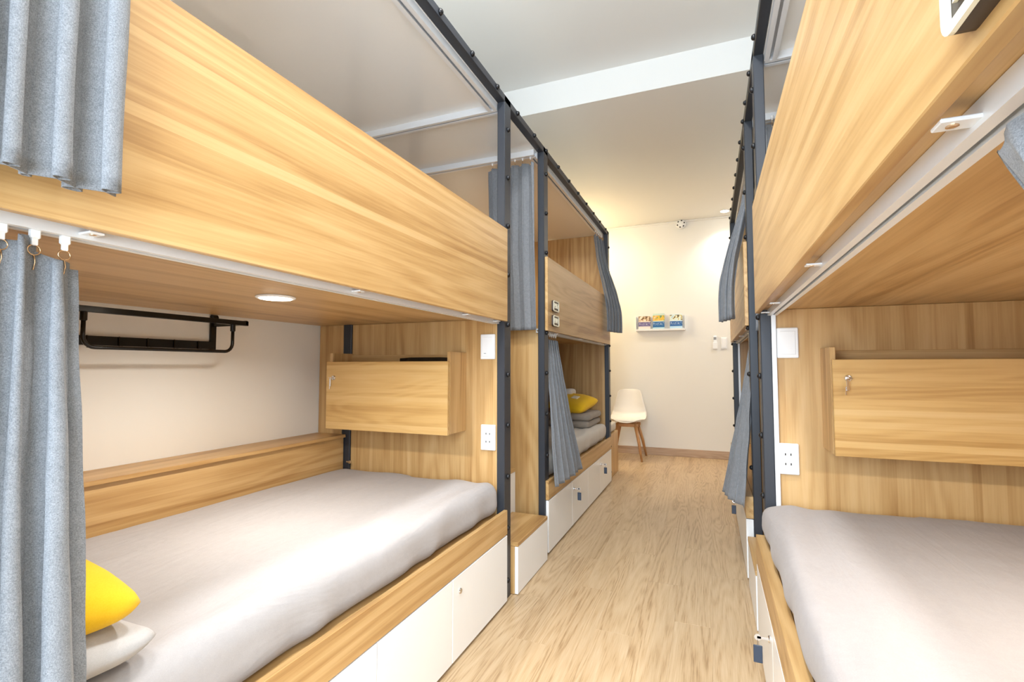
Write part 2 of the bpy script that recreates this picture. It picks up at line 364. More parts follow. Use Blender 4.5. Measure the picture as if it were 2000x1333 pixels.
def bunk(s, y0, near_full, far_full, label, rail_to, zoff=0.0):
    X = side(s); o = OUT[s]; L = 2.07
    t = thing('bunk_bed', (X(-1.45), y0 + 1.0, 0), label, 'bunk bed', 'bunk beds lining the aisle')
    Y = lambda l: y0 + l
    ZR0, ZR1 = 2.412, 2.450
    # posts with bolts
    for a, b in ((0, .08), (1.99, 2.07)):
        p = box('post', X(-.955), X(XP), Y(a), Y(b), 0, ZR1, M['iron'], t, .003)
        for k in range(10):
            z = .085 + .2445 * k
            if z < 2.38: put(BOLT_ME[o], 'bolt', (X(XP), Y((a + b) / 2), z), p)
        box('post', X(-1.888), X(-1.834), Y(a), Y(b), 0, 2.40, M['iron'], t, .003, label='black back post')
    r = box('top_rail', X(-.955), X(XP), Y(0.08 if False else 0), rail_to, ZR0, ZR1, M['iron'], t, .003)
    yy = Y(.04)
    while yy < rail_to - .02:
        put(BOLT_ME[o], 'bolt', (X(XP), yy, 2.434), r); yy += .265
    # ceiling panels over the top bunk and over the entrance bay
    box('ceiling_panel', X(XW + .01), X(-.955), Y(0), Y(2.035), 2.412, 2.43, M['gloss'], t, .001)
    if rail_to > Y(2.2):
        box('ceiling_panel', X(XW + .01), X(-.955), Y(2.04), rail_to, 2.412, 2.43, M['gloss'], t, .001)
        v, f = track_vf(X, XW + .02, -.96, Y(1.99), Y(2.035), 2.412, 2.378, 'X'); mesh_obj('curtain_track', v, f, M['alu'], t)
        v, f = track_vf(X, XW + .02, -.96, rail_to - .055, rail_to - .005, 2.412, 2.378, 'X'); mesh_obj('curtain_track', v, f, M['alu'], t)
    v, f = track_vf(X, Y(0), Y(1.99), -1.005, -.957, 2.412, 2.378); mesh_obj('curtain_track', v, f, M['alu'], t)
    v, f = track_vf(X, Y(.03), Y(1.99), -.978, -.943, 1.333, 1.309); mesh_obj('curtain_track', v, f, M['alu'], t)
    for l in (.30, .95, 1.62, 1.93):
        b = box('track_bracket', X(-.945), X(-.914), Y(l) - .011, Y(l) + .011, 1.3145, 1.3185, M['alu'], t, .001)
        lathe('screw', (X(-.926), Y(l), 1.3145), (0, 0, -1), [(.005, 0), (.005, .0008), (.003, .0012), (0, .0012)], M['brass'], b, 12)
    # edge strip beside the far post
    if s == 'R': box('edge_strip', X(-.972), X(-.955), Y(1.985), Y(1.998), .40, 1.332, M['alu'], t, .001, label='white edge strip')
    # front boards
    box('guard_panel', X(XP), X(XF), Y(.015), Y(1.985), 1.319, 1.768, M['oakY'], t, .0015)
    box('upper_platform', X(XW + .005), X(XP - .001), Y(.06), Y(2.02), 1.334, 1.356, M['oakY'], t, .001)
    XL_ = XF if s == 'L' else XF + .018
    box('side_rail', X(XP), X(XL_), Y(.015), Y(1.985), .316, .428, M['oakY'], t, .0015)
    box('bed_base', X(XW + .005), X(XP - .002), Y(.09), Y(1.98), .385, .405 if s == 'L' else .4285, M['oakY'], t, .001)
    box('base_carcass', X(XW + .01), X(XP - .002), Y(.09), Y(1.98), .004, .384, M['mount'], t, 0)
    sp = (.015, .545, 1.02, 1.46, 1.985)
    for k in range(4):
        d = box('drawer_front', X(XP + .001), X(XL_), Y(sp[k]) + .0015, Y(sp[k + 1]) - .0015, .012, .312, M['white'], t, .0015)
        if k in (1, 3): lock_with_key(d, X(XL_), Y(sp[k]) + .055, .252, s, key=(s == 'R' or y0 > 1))
    # end boards
    hz = 1.333
    box('footboard', X(XW + .005), X(-.956), Y(.045), Y(.063), .004, 2.41 if near_full else hz, M['oakZ'], t, .001)
    box('headboard', X(-1.834 + .001), X(-.956), Y(2.0), Y(2.018), .004, 2.41 if far_full else hz, M['oakZ'], t, .001)
    box('headboard', X(XW + .005), X(-1.889), Y(1.99), Y(2.018), .004, 2.41 if far_full else hz, M['oakZ'], t, .001)
    # ledge along the wall
    v, f = join_vf(tube_vf([(X(-1.845), Y(1.985), .585), (X(-1.815), Y(1.975), .587)], .005, 8), disc_vf((X(-1.815), Y(1.975), .587), (0, -1, 0), [(.008, 0), (.008, .006)], 10))
    mesh_obj('latch', v, f, M['chrome'], t)
    box('ledge', X(XW + .002), X(-1.855), Y(.09), Y(1.985), .716, .732, M['oakY'], t, .001)
    box('ledge_front', X(-1.889), X(-1.87), Y(.09), Y(1.985), .406, .715, M['oakY'], t, .001)
    return t

bunk('L', 0.17, True, False, 'nearest bunk bed on the left with bare grey mattress and clothes rack', 2.77)
bunk('L', 2.77, False, True, 'far left bunk bed with two number plates on its guard panel', 4.84)
bunk('R', 0.24, True, False, 'nearest bunk bed on the right with pale mattress and wall locker', 2.83)
bunk('R', 2.83, False, True, 'far right bunk bed mostly hidden behind dark posts and grey curtains', 4.90)

# ------------------------------------------------------------------ steps and end boxes
def step_box(s, x0, x1, y0, y1, h, label):
    X = side(s); t = thing('step_box', (X((x0 + x1) / 2), (y0 + y1) / 2, 0), label, 'step', 'step boxes between the bunks')
    box('tread', X(x0), X(x1), y0, y1, h - .02, h, M['oakY'], t, .002)
    box('side_panel', X(x0), X(x1 - .018), y0, y0 + .018, .002, h - .0205, M['oakZ'], t, .001)
    box('side_panel', X(x0), X(x1 - .018), y1 - .018, y1, .002, h - .0205, M['oakZ'], t, .001)
    box('front_panel', X(x1 - .0175), X(x1 - .001), y0 + .001, y1 - .001, .004, h - .021, M['white'], t, .001)
step_box('L', -1.10, -.88, 2.248, 2.712, .248, 'low white step with wooden tread between the left bunk beds')
step_box('L', XW + .005, -1.101, 2.248, 2.77, .49, 'taller white step set back behind the low left step')
step_box('R', -1.10, -.88, 2.318, 2.772, .248, 'low step with brown tread between the right bunk beds')
t = thing('bench_box', (-1.45, 5.07, 0), 'wooden box with beige cushion beyond the far left bunk bed', 'bench')
box('body', XW + .01, -.925, 4.85, 5.28, .002, .43, M['oakZ'], t, .002)
v, f = rbox_vf(XW + .03, -.935, 4.86, 5.27, .431, .53, .03, 10, 6, 4)
mesh_obj('cushion', v, f, M['sheet_tan'], t, True)

# ------------------------------------------------------------------ mattresses
def mattress(s, y0, mat, label, seed, z0=.406, xfront=None):
    X = side(s)
    xa, xb = -1.868, (-.935 if s == 'L' else -.900); ya, yb = y0 + .10, y0 + 1.985; z1 = z0 + (.156 if z0 != .4295 else .143)
    if xfront: xb = xfront
    def fn(p):
        q = p.copy(); top = max(0.0, (p.z - z0) / (z1 - z0))
        # pulled sheet: long shallow creases towards the front edge and the foot
        e = (p.x - xa) / (xb - xa)
        w = noise.noise(Vector((p.x * 5 + seed, p.y * 1.6, 3.1)))
        q.z += .006 * w * top
        rg = max(0.0, e - .62) / .38
        q.z += .0065 * rg * math.sin(42 * p.x + 6 * p.y + 4 * noise.noise(Vector((p.x * 3, p.y * 2 + seed, 0)))) * top
        if top > .05 and e > .97:
            q.x += .006 * math.sin(p.y * 21 + 3 * noise.noise(Vector((p.y * 4, seed, p.z * 5)))) * (1 - top)
        pe = min(abs(p.y - ya), abs(p.y - yb))
        if pe < .12: q.z -= .020 * ((.12 - pe) / .12) ** 2 * top * (1 if e > .5 else .4)
        q.z += .002 * noise.noise(Vector((p.x * 14, p.y * 14, seed)))
        return Vector((X(q.x), q.y, q.z))
    v, f = rbox_vf(xa, xb, ya, yb, z0, z1, .055, 60, 90, 10, fn)
    o = mesh_obj('mattress', v, f, mat, None, True, loc=(X((xa + xb) / 2), (ya + yb) / 2, z0))
    return o
tag(mattress('L', .17, M['sheet'], '', 1.3), 'grey sheeted mattress with yellow pillow on the nearest left bunk', 'mattress', 'mattresses on the lower bunks')
tag(mattress('R', .24, M['sheet_rose'], '', 6.1, .4295), 'pale pinkish grey mattress on the nearest right bunk', 'mattress', 'mattresses on the lower bunks')
tag(mattress('L', 2.77, M['sheet_tan'], '', 9.7), 'beige mattress under folded blanket on the far left bunk', 'mattress', 'mattresses on the lower bunks')

tag(mattress('L', .17, M['sheet'], '', 2.2, 1.357), 'grey mattress on the nearest left upper bunk behind its guard panel', 'mattress', 'mattresses on the upper bunks')
tag(mattress('R', .24, M['sheet'], '', 3.2, 1.357, -.935), 'grey mattress on the nearest right upper bunk behind its guard panel', 'mattress', 'mattresses on the upper bunks')

# ------------------------------------------------------------------ lockers, switches and sockets
def locker(s, yb, label, dark_thing=False):
    X = side(s); x0, x1 = -1.842, -1.125; yf = yb - .18; z0, z1 = .787, 1.172
    t = thing('locker', (X((x0 + x1) / 2), yb, z0), label, 'locker', 'lockers on the headboards')
    for a, b in ((x0, x0 + .018), (x1 - .018, x1)): box('side_panel', X(a), X(b), yf + .019, yb, z0, z1, M['oakZ'], t, .001)
    box('bottom_panel', X(x0 + .0185), X(x1 - .0185), yf + .019, yb, z0, z0 + .018, M['oakX'], t, .001)
    box('back_panel', X(x0 + .0185), X(x1 - .0185), yb - .012, yb, z0 + .0185, z1 - .008, M['oakX'], t, .001)
    d = box('door', X(x0 - .004), X(x1 - .004), yf, yf + .018, z0 - .004, 1.127, M['mapleX'], t, .0015)
    kx = X(x0 + .045 if s == 'L' else x1 - .05) 
    kz = 1.045 if s == 'L' else 1.06
    lathe('lock', (kx, yf, kz), (0, -1, 0), [(.0125, -.001), (.0125, .004), (.010, .008), (.007, .0085), (0, .0085)], M['chrome'], d, 18)
    v, f = join_vf(disc_vf((kx, yf - .008, kz), (0, -1, 0), [(.0035, 0), (.0035, .016)], 8), box_vf(kx - .009, kx + .009, yf - .030, yf - .014, kz - .0012, kz + .0012, .0004),
                   box_vf(kx - .010, kx - .002, yf - .023, yf - .021, kz - .044, kz - .004, .0008), box_vf(kx - .013, kx - .009, yf - .019, yf - .017, kz - .058, kz - .03, .0005))
    mesh_obj('key', v, f, M['chrome'], d)
    return t
locker('L', 2.17, 'honey wooden locker above the left mattress with a black case inside')
locker('R', 2.24, 'honey wooden locker above the right mattress, cut by the photo edge')
v, f = rbox_vf(-1.43, -1.15, 2.03, 2.14, .806, 1.148, .012, 4, 4, 4)
tag(mesh_obj('black_case', v, f, M['black'], None, True, loc=(-1.29, 2.085, .806)), 'black case standing inside the left locker', 'case')

def plate(s, x, y, z, kind, label, group):
    X = side(s); cx = X(x); w = .038 if kind != 'wide' else .043; h = .061
    t = thing('socket_plate' if kind == 'socket' else 'switch_plate', (cx, y, z - h), label, 'socket' if kind == 'socket' else 'switch', group)
    box('cover', cx - w, cx + w, y - .013, y, z - h, z + h, M['plastic'], t, .003)
    if kind == 'socket':
        for zz in (z + .018, z - .020):
            for dx in (-.0095, .0095):
                box('hole', cx + dx - .0022, cx + dx + .0022, y - .0136, y - .0128, zz - .0045, zz + .0045, M['dark'], t, .0008)
    else:
        box('rocker', cx - w + .011, cx + w - .011, y - .0155, y - .0125, z - h + .014, z + h - .014, M['plastic'], t, .002)
        if s == 'L': box('mark', cx - .018, cx - .006, y - .0161, y - .0153, z - .034, z - .031, M['groove'], t, 0)
    return t
plate('L', -1.004, 2.17, 1.199, 'switch', 'white rocker switch on the left headboard beside the post', 'switches on the headboards')
plate('L', -1.001, 2.17, .760, 'socket', 'white double socket on the left headboard above the mattress', 'sockets on the headboards')
plate('R', -1.012, 2.24, 1.197, 'switch', 'white rocker switch on the right headboard beside the post', 'switches on the headboards')
plate('R', -1.002, 2.24, .735, 'socket', 'white double socket on the right headboard above the mattress', 'sockets on the headboards')
t = thing('blank_plate', (-1.87, .88, .60), 'white cover plate on the wooden ledge behind the left curtain', 'cover plate')
box('cover', -1.87, -1.858, .82, .945, .60, .692, M['plastic'], t, .003)
lathe('screw', (-1.858, .925, .676), (1, 0, 0), [(.004, 0), (.004, .001), (0, .0012)], M['dark'], t, 10)

# ------------------------------------------------------------------ downlights
def downlight(loc, r, power, label, color=(1.0, 0.955, 0.88), spread=160):
    t = thing('downlight', loc, label, 'downlight', 'recessed downlights')
    x, y, z = loc
    prof = [(r * .72, 0), (r * .72, -.002), (r, -.001), (r, .006), (r * .9, .008), (r * .74, .006), (r * .72, 0)]
    lathe('rim', loc, (0, 0, -1), [(r * .6, .001), (r, .001), (r, .004), (r * .93, .007), (r * .80, .007)], M['plastic'], t, 28)
    lathe('lens', loc, (0, 0, -1), [(r * .80, .004), (r * .80, .0085), (r * .5, .010), (0, .011)], M['led'], t, 28, True)
    l = bpy.data.lights.new('downlight_lamp', 'AREA'); l.shape = 'DISK'; l.size = r * 1.5; l.energy = power; l.color = color; l.spread = math.radians(spread)
    lo = bpy.data.objects.new('lamp', l); lo.location = Vector((x, y, z - .014)) - origin(t); link(lo, t)
    return t
downlight((-1.335, 1.20, 1.334), .062, 6.0, 'glowing round downlight under the upper bunk on the left')
downlight((MIR + 1.50, 1.05, 1.334), .062, 8.5, 'round downlight under the upper bunk on the right')
downlight((-1.50, .95, 2.412), .062, 5, 'round downlight in the ceiling of the nearest left upper bunk', (1, .95, .86))
downlight((MIR + 1.335, 1.27, 2.412), .062, 5, 'round downlight in the ceiling of the nearest right upper bunk', (1, .95, .86))
downlight((-1.44, 3.86, 2.412), .062, 5, 'round downlight above the far left upper bunk behind its entrance curtain', (1, .85, .6))
downlight((.195, 6.17, CZ), .055, 2.0, 'small bright downlight in the ceiling by the far wall', (1, .95, .86), 110)

downlight((-.364, .10, CZ2), .20, 14, 'added round fill light above the aisle near the window, out of view', (.95, .98, 1), 170)  # unseen fill, added to brighten the upper bunks
downlight((-.364, 1.15, CZ2), .20, 23, 'added round fill light above the nearest bunks, out of view', (.95, .98, 1), 170)  # second added fill, lights the bay and nearest bunks from above
downlight((.80, 5.75, CZ), .08, 9, 'added fill downlight above the far right corner, hidden by the bunks', (1, .975, .94), 170)  # made-up hidden source, lifts the far wall and floor
downlight((-1.45, 5.75, CZ), .08, 5, 'warm ceiling downlight above the far left corner, hidden by the bunks', (1, .90, .72), 170)
# added globe lamp, an invented fixture for the warm glow beyond the far bunk
t = thing('added_wall_lamp', (XW, 5.75, 2.30), 'added warm globe lamp for the glow behind the far left bunk bed', 'lamp')
lathe('backplate', (XW, 5.75, 2.30), (1, 0, 0), [(.05, 0), (.05, .012), (.04, .016), (0, .016)], M['white'], t)
tube('arm', [(XW + .014, 5.75, 2.30), (XW + .09, 5.75, 2.30), (XW + .13, 5.75, 2.34)], .008, M['black'], t)
v, f = disc_vf((XW + .13, 5.75, 2.34), (0, 0, 1), [(.06 * math.sin(a), .06 - .06 * math.cos(a)) for a in [i * math.pi / 12 for i in range(1, 12)]], 20)
mesh_obj('globe', v, f, M['bulb'], t, True)
l = bpy.data.lights.new('added_globe_light', 'POINT'); l.energy = 22; l.color = (1.0, .80, .45); l.shadow_soft_size = .07
lo = bpy.data.objects.new('lamp', l); lo.location = Vector((XW + .22, 5.75, 2.40)) - origin(t); link(lo, t)

# ------------------------------------------------------------------ clothes rack in the left lower bunk
hv, hf = tube_vf([(0, 0, .035), (0, 0, .0), (.006, 0, -.008), (.016, 0, -.006), (.020, 0, .004)], .0025, 6)
hook_me = shared('rack_hook', (hv, hf), M['black'])
def clothes_rack(dz, label):
    t = thing('clothes_rack', (XW, 1.2, 1.17 + dz), label, 'clothes rack', 'clothes racks in the left bunks')
    for yb in (.79, 1.512):
        b = box('bracket', XW + .001, XW + .012, yb - .014, yb + .014, 1.165 + dz, 1.325 + dz, M['black'], t, .002)
        lathe('knuckle', (XW + .012, yb - .012, 1.318 + dz), (0, 1, 0), [(.014, 0), (.014, .024)], M['black'], t, 16)
        box('arm', XW + .012, -1.845, yb - .006, yb + .006, 1.279 + dz, 1.299 + dz, M['black'], t, .002)
    box('front_bar', -1.864, -1.845, .70, 1.522, 1.277 + dz, 1.297 + dz, M['black'], t, .002)
    box('hook_bar', XW + .012, XW + .018, .70, 1.50, 1.178 + dz, 1.212 + dz, M['black'], t, .001)
    rod = [(-1.855, .926, 1.277 + dz), (-1.855, .926, 1.20 + dz)]
    for i in range(1, 7):
        a = i / 6 * math.pi / 2; rod.append((-1.855, .926 + .034 * (1 - math.cos(a)), 1.20 + dz - .036 * math.sin(a)))
    rod2 = [(-1.855, 2.38 - p[1], p[2]) for p in reversed(rod)]
    tube('hanging_rod', rod + rod2, .0065, M['black'], t, 10)
    for yy in (.926, 1.454): lathe('sleeve', (-1.855, yy, 1.277 + dz), (0, 0, -1), [(.010, 0), (.010, .026), (.008, .028)], M['black'], t, 12)
    for yy in (.83, .93, 1.03, 1.133, 1.233, 1.335, 1.437): put(hook_me, 'rack_hook', (XW + .021, yy, 1.178 + dz), t)
clothes_rack(0, 'black metal clothes rack on the white wall of the left lower bunk')
clothes_rack(1.02, 'black clothes rack in the left upper bunk, mirrored in its glossy ceiling')

# ------------------------------------------------------------------ curtains
def curtain(label, top, bot, z1, z0, folds, amp_t, amp_b, seed, group, tilt=0.0, hang=.05, nu=110, nv=42, runners=5, shape=None, swing=0):
    """top, bot: polylines of the gathered cloth seen from above; folds swing across them"""
    def along(pl, u):
        seg = [(Vector(pl[i + 1]) - Vector(pl[i])).length for i in range(len(pl) - 1)]; T = sum(seg); d = u * T
        for i, s_ in enumerate(seg):
            if d <= s_ or i == len(seg) - 1:
                a, b = Vector(pl[i]), Vector(pl[i + 1]); k = min(1, max(0, d / s_)); tt = (b - a).normalized()
                return a + (b - a) * k, Vector((-tt.y, tt.x))
            d -= s_
    t = thing('curtain', (bot[0][0], bot[0][1], z0), label, 'curtain', group)
    V, F = [], []
    for j in range(nv + 1):
        w = j / nv
        for i in range(nu + 1):
            u = i / nu
            pt, nt = along(top, u); pb, nb = along(bot, u)
            k = w ** 1.15
            if swing: q_ = min(1, w / swing); k = max(k, q_ * q_ * (3 - 2 * q_)) if q_ < 1 else 1.0
            p = pt + (pb - pt) * k; n = (nt + (nb - nt) * k).normalized(); tg = Vector((n.y, -n.x))
            am = amp_t + (amp_b - amp_t) * min(1, w * 1.4)
            ph = 2 * math.pi * folds * u + 1.1 * noise.noise(Vector((u * 3, w * 1.2, seed))) * min(1, w * 2) + seed
            f1 = math.sin(ph); f2 = math.cos(ph)
            vary = .75 + .5 * noise.noise(Vector((u * folds * .9 + 7, w * .7, seed * 2)))
            p = p + n * am * f1 * vary + tg * am * .72 * math.sin(2 * ph) * vary
            p = p + n * .004 * noise.noise(Vector((u * 20, w * 9, seed)))
            z = z1 + (z0 - z1) * w + tilt * (u - .5) * w
            if w < .08: z -= .006 * (1 - math.cos(ph)) * (1 - w / .08)
            q = Vector((p.x, p.y, z))
            if shape: q = shape(q, u, w)
            V.append(q)
    for j in range(nv):
        for i in range(nu):
            a = j * (nu + 1) + i; F.append((a, a + 1, a + nu + 2, a + nu + 1))
    o = mesh_obj('cloth', V, F, M['curtain'], t, True)
    md = o.modifiers.new('thickness', 'SOLIDIFY'); md.thickness = .0022
    for k in range(runners):
        u = (k + .5) / runners; p, _ = along(top, u)
        r = put(RUN_ME, 'runner', (p.x, p.y, z1 + hang), t); put(HOOK_ME, 'hook', (p.x, p.y, z1 + hang), r)
    return t

GC = 'grey bunk curtains'
# left row, nearest bunk
curtain('blue-lit grey curtain hanging outside the upper left guard panel', [(-.985, .19), (-.975, .47)], [(-.80, .10), (-.835, .30), (-.830, .445)], 2.345, 1.358, 7.0, .018, .033, .4, GC, runners=6, swing=.5)
curtain('long blue-lit grey curtain at the left edge beside the yellow pillow', [(-.955, .20), (-.955, .466)], [(-.84, .10), (-.850, .30), (-.860, .462)], 1.300, .40, 6.2, .016, .031, 1.9, GC, runners=7, hang=.012, shape=lambda q, u, w: Vector((q.x, q.y, q.z - .030 * max(0, min(1, (u - .80) / .08)) * (1 - w))))
# left row, far bunk
curtain('grey curtain hanging across the upper entrance of the far left bunk', [(-1.27, 2.742), (-.965, 2.742)], [(-1.25, 2.742), (-.948, 2.742)], 2.345, 1.322, 4.5, .020, .010, 2.2, GC, runners=6, hang=.045)
curtain('flared grey curtain below the number plates of the far left bunk', [(-.945, 2.87), (-.945, 3.12)], [(-.868, 2.83), (-.85, 3.10), (-.86, 3.42)], 1.275, .385, 5.5, .014, .018, 3.3, GC, runners=6, hang=.042)
curtain('grey curtain tied at the far end of the far left upper bunk', [(-.975, 4.46), (-.965, 4.73)], [(-.850, 4.43), (-.825, 4.60), (-.785, 4.73)], 2.345, 1.425, 4.2, .018, .024, 4.6, GC, runners=5, hang=.045, swing=.88)
# right row
def edge_y(w):
    pts = [(0, .088), (.075, .038), (.2, .022), (.33, .040), (.46, .058), (1, .075)]
    for (a, b), (c, d) in zip(pts, pts[1:]):
        if w <= c: return b + (d - b) * (w - a) / (c - a)
    return pts[-1][1]
XRr = side('R')
curtain('pale grey curtain edge at the right border of the photo', [(XRr(-.945), .24), (XRr(-.945), .45)], [(XRr(-.935), .24), (XRr(-.928), .45)], 1.290, .40, 3.0, .010, .010, 5.0, GC, runners=5, hang=.016,
        shape=lambda q, u, w: Vector((q.x, q.y + u * edge_y(w), q.z)))
curtain('grey curtain across the upper entrance of the far right bunk', [(XRr(-1.27), 2.762), (XRr(-.965), 2.762)], [(XRr(-1.25), 2.762), (XRr(-.940), 2.762)], 2.345, 1.285, 4.5, .018, .010, 2.9, GC, runners=6, hang=.045)
curtain('grey curtain hanging outside the upper guard panel of the far right bunk', [(XRr(-.985), 2.90), (XRr(-.965), 3.18)], [(XRr(-.850), 2.93), (XRr(-.825), 3.08), (XRr(-.785), 3.22)], 2.345, 1.372, 4.4, .018, .028, 7.7, GC, runners=5, hang=.045, swing=.88)
curtain('flared grey curtain hanging to the drawers of the far right bunk', [(XRr(-.945), 2.89), (XRr(-.945), 3.10)], [(XRr(-.870), 2.75), (XRr(-.80), 2.90), (XRr(-.775), 3.10)], 1.275, .395, 4.5, .012, .016, 8.3, GC, runners=5, hang=.042)

# ------------------------------------------------------------------ pillows and bedding
def pillow_vf(cx, cy, cz, a, b, h, rot, tilt_x=0, tilt_y=0, n=26, seed=0, wr=.006, pinch=.10):
    V, F = [], []; R = Matrix.Rotation(rot, 3, 'Z') @ Matrix.Rotation(tilt_x, 3, 'X') @ Matrix.Rotation(tilt_y, 3, 'Y')
    def P(i, j, sg):
        u, v = 2 * i / n - 1, 2 * j / n - 1
        x = a * u * (1 - pinch * (1 - v * v) * abs(u) ** 3); y = b * v * (1 - pinch * (1 - u * u) * abs(v) ** 3)
        x *= 1 - .13 * (u * v) ** 4; y *= 1 - .13 * (u * v) ** 4
        e = max(0, (1 - abs(u) ** 2.6)) * max(0, (1 - abs(v) ** 2.6)); z = sg * h * e ** .55
        z += wr * noise.noise(Vector((x * 9 + seed, y * 9, sg))) * e ** .3 + wr * .8 * math.sin(14 * (x + y) + 5 * noise.noise(Vector((x * 6, y * 6, seed)))) * e ** .4
        return R @ Vector((x, y, z)) + Vector((cx, cy, cz))
    ids = {}
    for sg in (1, -1):
        for i in range(n + 1):
            for j in range(n + 1):
                rim = i in (0, n) or j in (0, n); k = (i, j, 0 if rim else sg)
                if k not in ids: ids[k] = len(V); V.append(P(i, j, sg if not rim else 1))
    for sg in (1, -1):
        for i in range(n):
            for j in range(n):
                q = []
                for di, dj in ((0, 0), (1, 0), (1, 1), (0, 1)):
                    ii, jj = i + di, j + dj; rim = ii in (0, n) or jj in (0, n); q.append(ids[(ii, jj, 0 if rim else sg)])
                F.append(q)
    return V, F
v, f = pillow_vf(-1.145, .430, .612, .245, .180, .046, math.radians(6), seed=3, wr=.012)
tag(mesh_obj('pillow', v, f, M['pillow_grey'], None, True, loc=(-1.145, .425, .565)), 'grey pillow under the yellow cushion on the left mattress', 'pillow')
v, f = pillow_vf(-1.145, .420, .722, .230, .178, .066, math.radians(4), math.radians(-5), math.radians(9), seed=8, wr=.004)
tag(mesh_obj('pillow', v, f, M['yellow'], None, True, loc=(-1.165, .42, .69)), 'yellow cushion lying on the grey pillow beside the left curtain', 'cushion')

# folded blanket, yellow cushion and towel on the far left bunk
t = thing('blanket', (-1.2, 4.45, .564), 'folded taupe blanket under the yellow cushion on the far bunk', 'blanket')
for k, (za, zb, xo) in enumerate(((.563, .628, -.985), (.626, .690, -.975))):
    v, f = rbox_vf(-1.42, xo, 4.22, 4.70, za, zb, .030, 12, 12, 5, lambda p: p + Vector((0, 0, .006 * noise.noise(p * 7))))
    mesh_obj('fold', v, f, M['blanket'], t, True)
PC, PR, PH = Vector((-1.19, 4.41, .768)), Matrix.Rotation(math.radians(-14), 3, 'Z') @ Matrix.Rotation(math.radians(13), 3, 'X') @ Matrix.Rotation(math.radians(5), 3, 'Y'), .068
v, f = pillow_vf(*PC, .21, .19, PH, math.radians(-14), math.radians(13), math.radians(5), seed=12, wr=.003)
t = thing('cushion', (-1.19, 4.41, .70), 'yellow cushion with small white square on the folded blanket', 'cushion')
mesh_obj('cover', v, f, M['yellow'], t, True)
vv = [PC + PR @ Vector((dx + .05, dy - .02, zz)) for zz in (PH - .006, PH + .003) for dx, dy in ((-.03, -.03), (.03, -.03), (.03, .03), (-.03, .03))]
mesh_obj('badge', vv, [(0, 1, 2, 3), (4, 5, 6, 7), (0, 1, 5, 4), (1, 2, 6, 5), (2, 3, 7, 6), (3, 0, 4, 7)], M['cream'], t, label='small white square print')
v, f = rbox_vf(-1.36, -1.20, 4.44, 4.62, .832, .890, .026, 10, 10, 5, lambda p: p + Vector((0, 0, .010 * noise.noise(p * 12))))
tag(mesh_obj('towel', v, f, M['towel'], None, True, loc=(-1.28, 4.53, .832)), 'rolled white towel on the yellow cushion of the far bunk', 'towel')

# ------------------------------------------------------------------ number plates
def letters(txt, size, pos, sgn, depth, mat, parent):
    cu = bpy.data.curves.new('numerals', 'FONT'); cu.body = txt; cu.size = size; cu.extrude = depth; cu.align_x = 'CENTER'; cu.align_y = 'CENTER'
    tmp = bpy.data.objects.new('tmp', cu); COL.objects.link(tmp)
    dg = bpy.context.evaluated_depsgraph_get(); me = bpy.data.meshes.new_from_object(tmp.evaluated_get(dg))
    bpy.data.objects.remove(tmp); me.materials.clear(); me.materials.append(mat)
    rot = Matrix.Rotation(math.radians(90 * sgn), 4, 'Z') @ Matrix.Rotation(math.radians(90), 4, 'X')
    me.transform(Matrix.Translation(Vector(pos) - origin(parent)) @ rot)
    o = bpy.data.objects.new('numerals', me); link(o, parent); return o
def rr_outline(w, h, r, seg=5):
    pts = []
    for cx, cy, a0 in ((w - r, h - r, 0), (-w + r, h - r, 90), (-w + r, -h + r, 180), (w - r, -h + r, 270)):
        for k in range(seg + 1):
            a = math.radians(a0 + 90 * k / seg); pts.append((cx + r * math.cos(a), cy + r * math.sin(a)))
    return pts
def number_plate(x, y, z, sgn, txt, w, h, label):
    t = thing('number_plate', (x, y, z), label, 'number plate', 'wooden number plates on the guard panels')
    def slab(name, w, h, r, d0, d1, mat, hole=None):
        o_ = rr_outline(w, h, r); n = len(o_); V = []; F = []
        if hole:
            i_ = rr_outline(w - hole, h - hole, max(r - hole * .8, .003))
            for d in (d0, d1):
                V += [(x + sgn * d, y + a, z + b) for a, b in o_]; V += [(x + sgn * d, y + a, z + b) for a, b in i_]
            for k in range(n):
                q = (k + 1) % n
                F += [(k, q, n + q, n + k), (2 * n + k, 3 * n + k, 3 * n + q, 2 * n + q), (k, 2 * n + k, 2 * n + q, q), (n + k, n + q, 3 * n + q, 3 * n + k)]
        else:
            for d in (d0, d1): V += [(x + sgn * d, y + a, z + b) for a, b in o_]
            F = [tuple(range(n)), tuple(range(n, 2 * n))] + [(k, (k + 1) % n, n + (k + 1) % n, n + k) for k in range(n)]
        return mesh_obj(name, V, F, mat, t)
    slab('backing', w, h, .014, 0, .012, M['walnut'])
    slab('frame', w, h, .014, .0122, .0158, M['cream'], hole=.008)
    letters(txt, h * 1.45, (x + sgn * .0136, y, z), sgn, .0014, M['cream'], t)
number_plate(XF, 2.915, 1.478, 1, 'B02', .058, .034, 'upper of two small wooden number plates on the far left bunk')
number_plate(XF, 2.915, 1.386, 1, 'B01', .058, .034, 'lower of two small wooden number plates on the far left bunk')
number_plate(MIR - XF, .374, 1.366, -1, 'A01', .058, .034, 'wooden number plate at the top right corner of the photo')

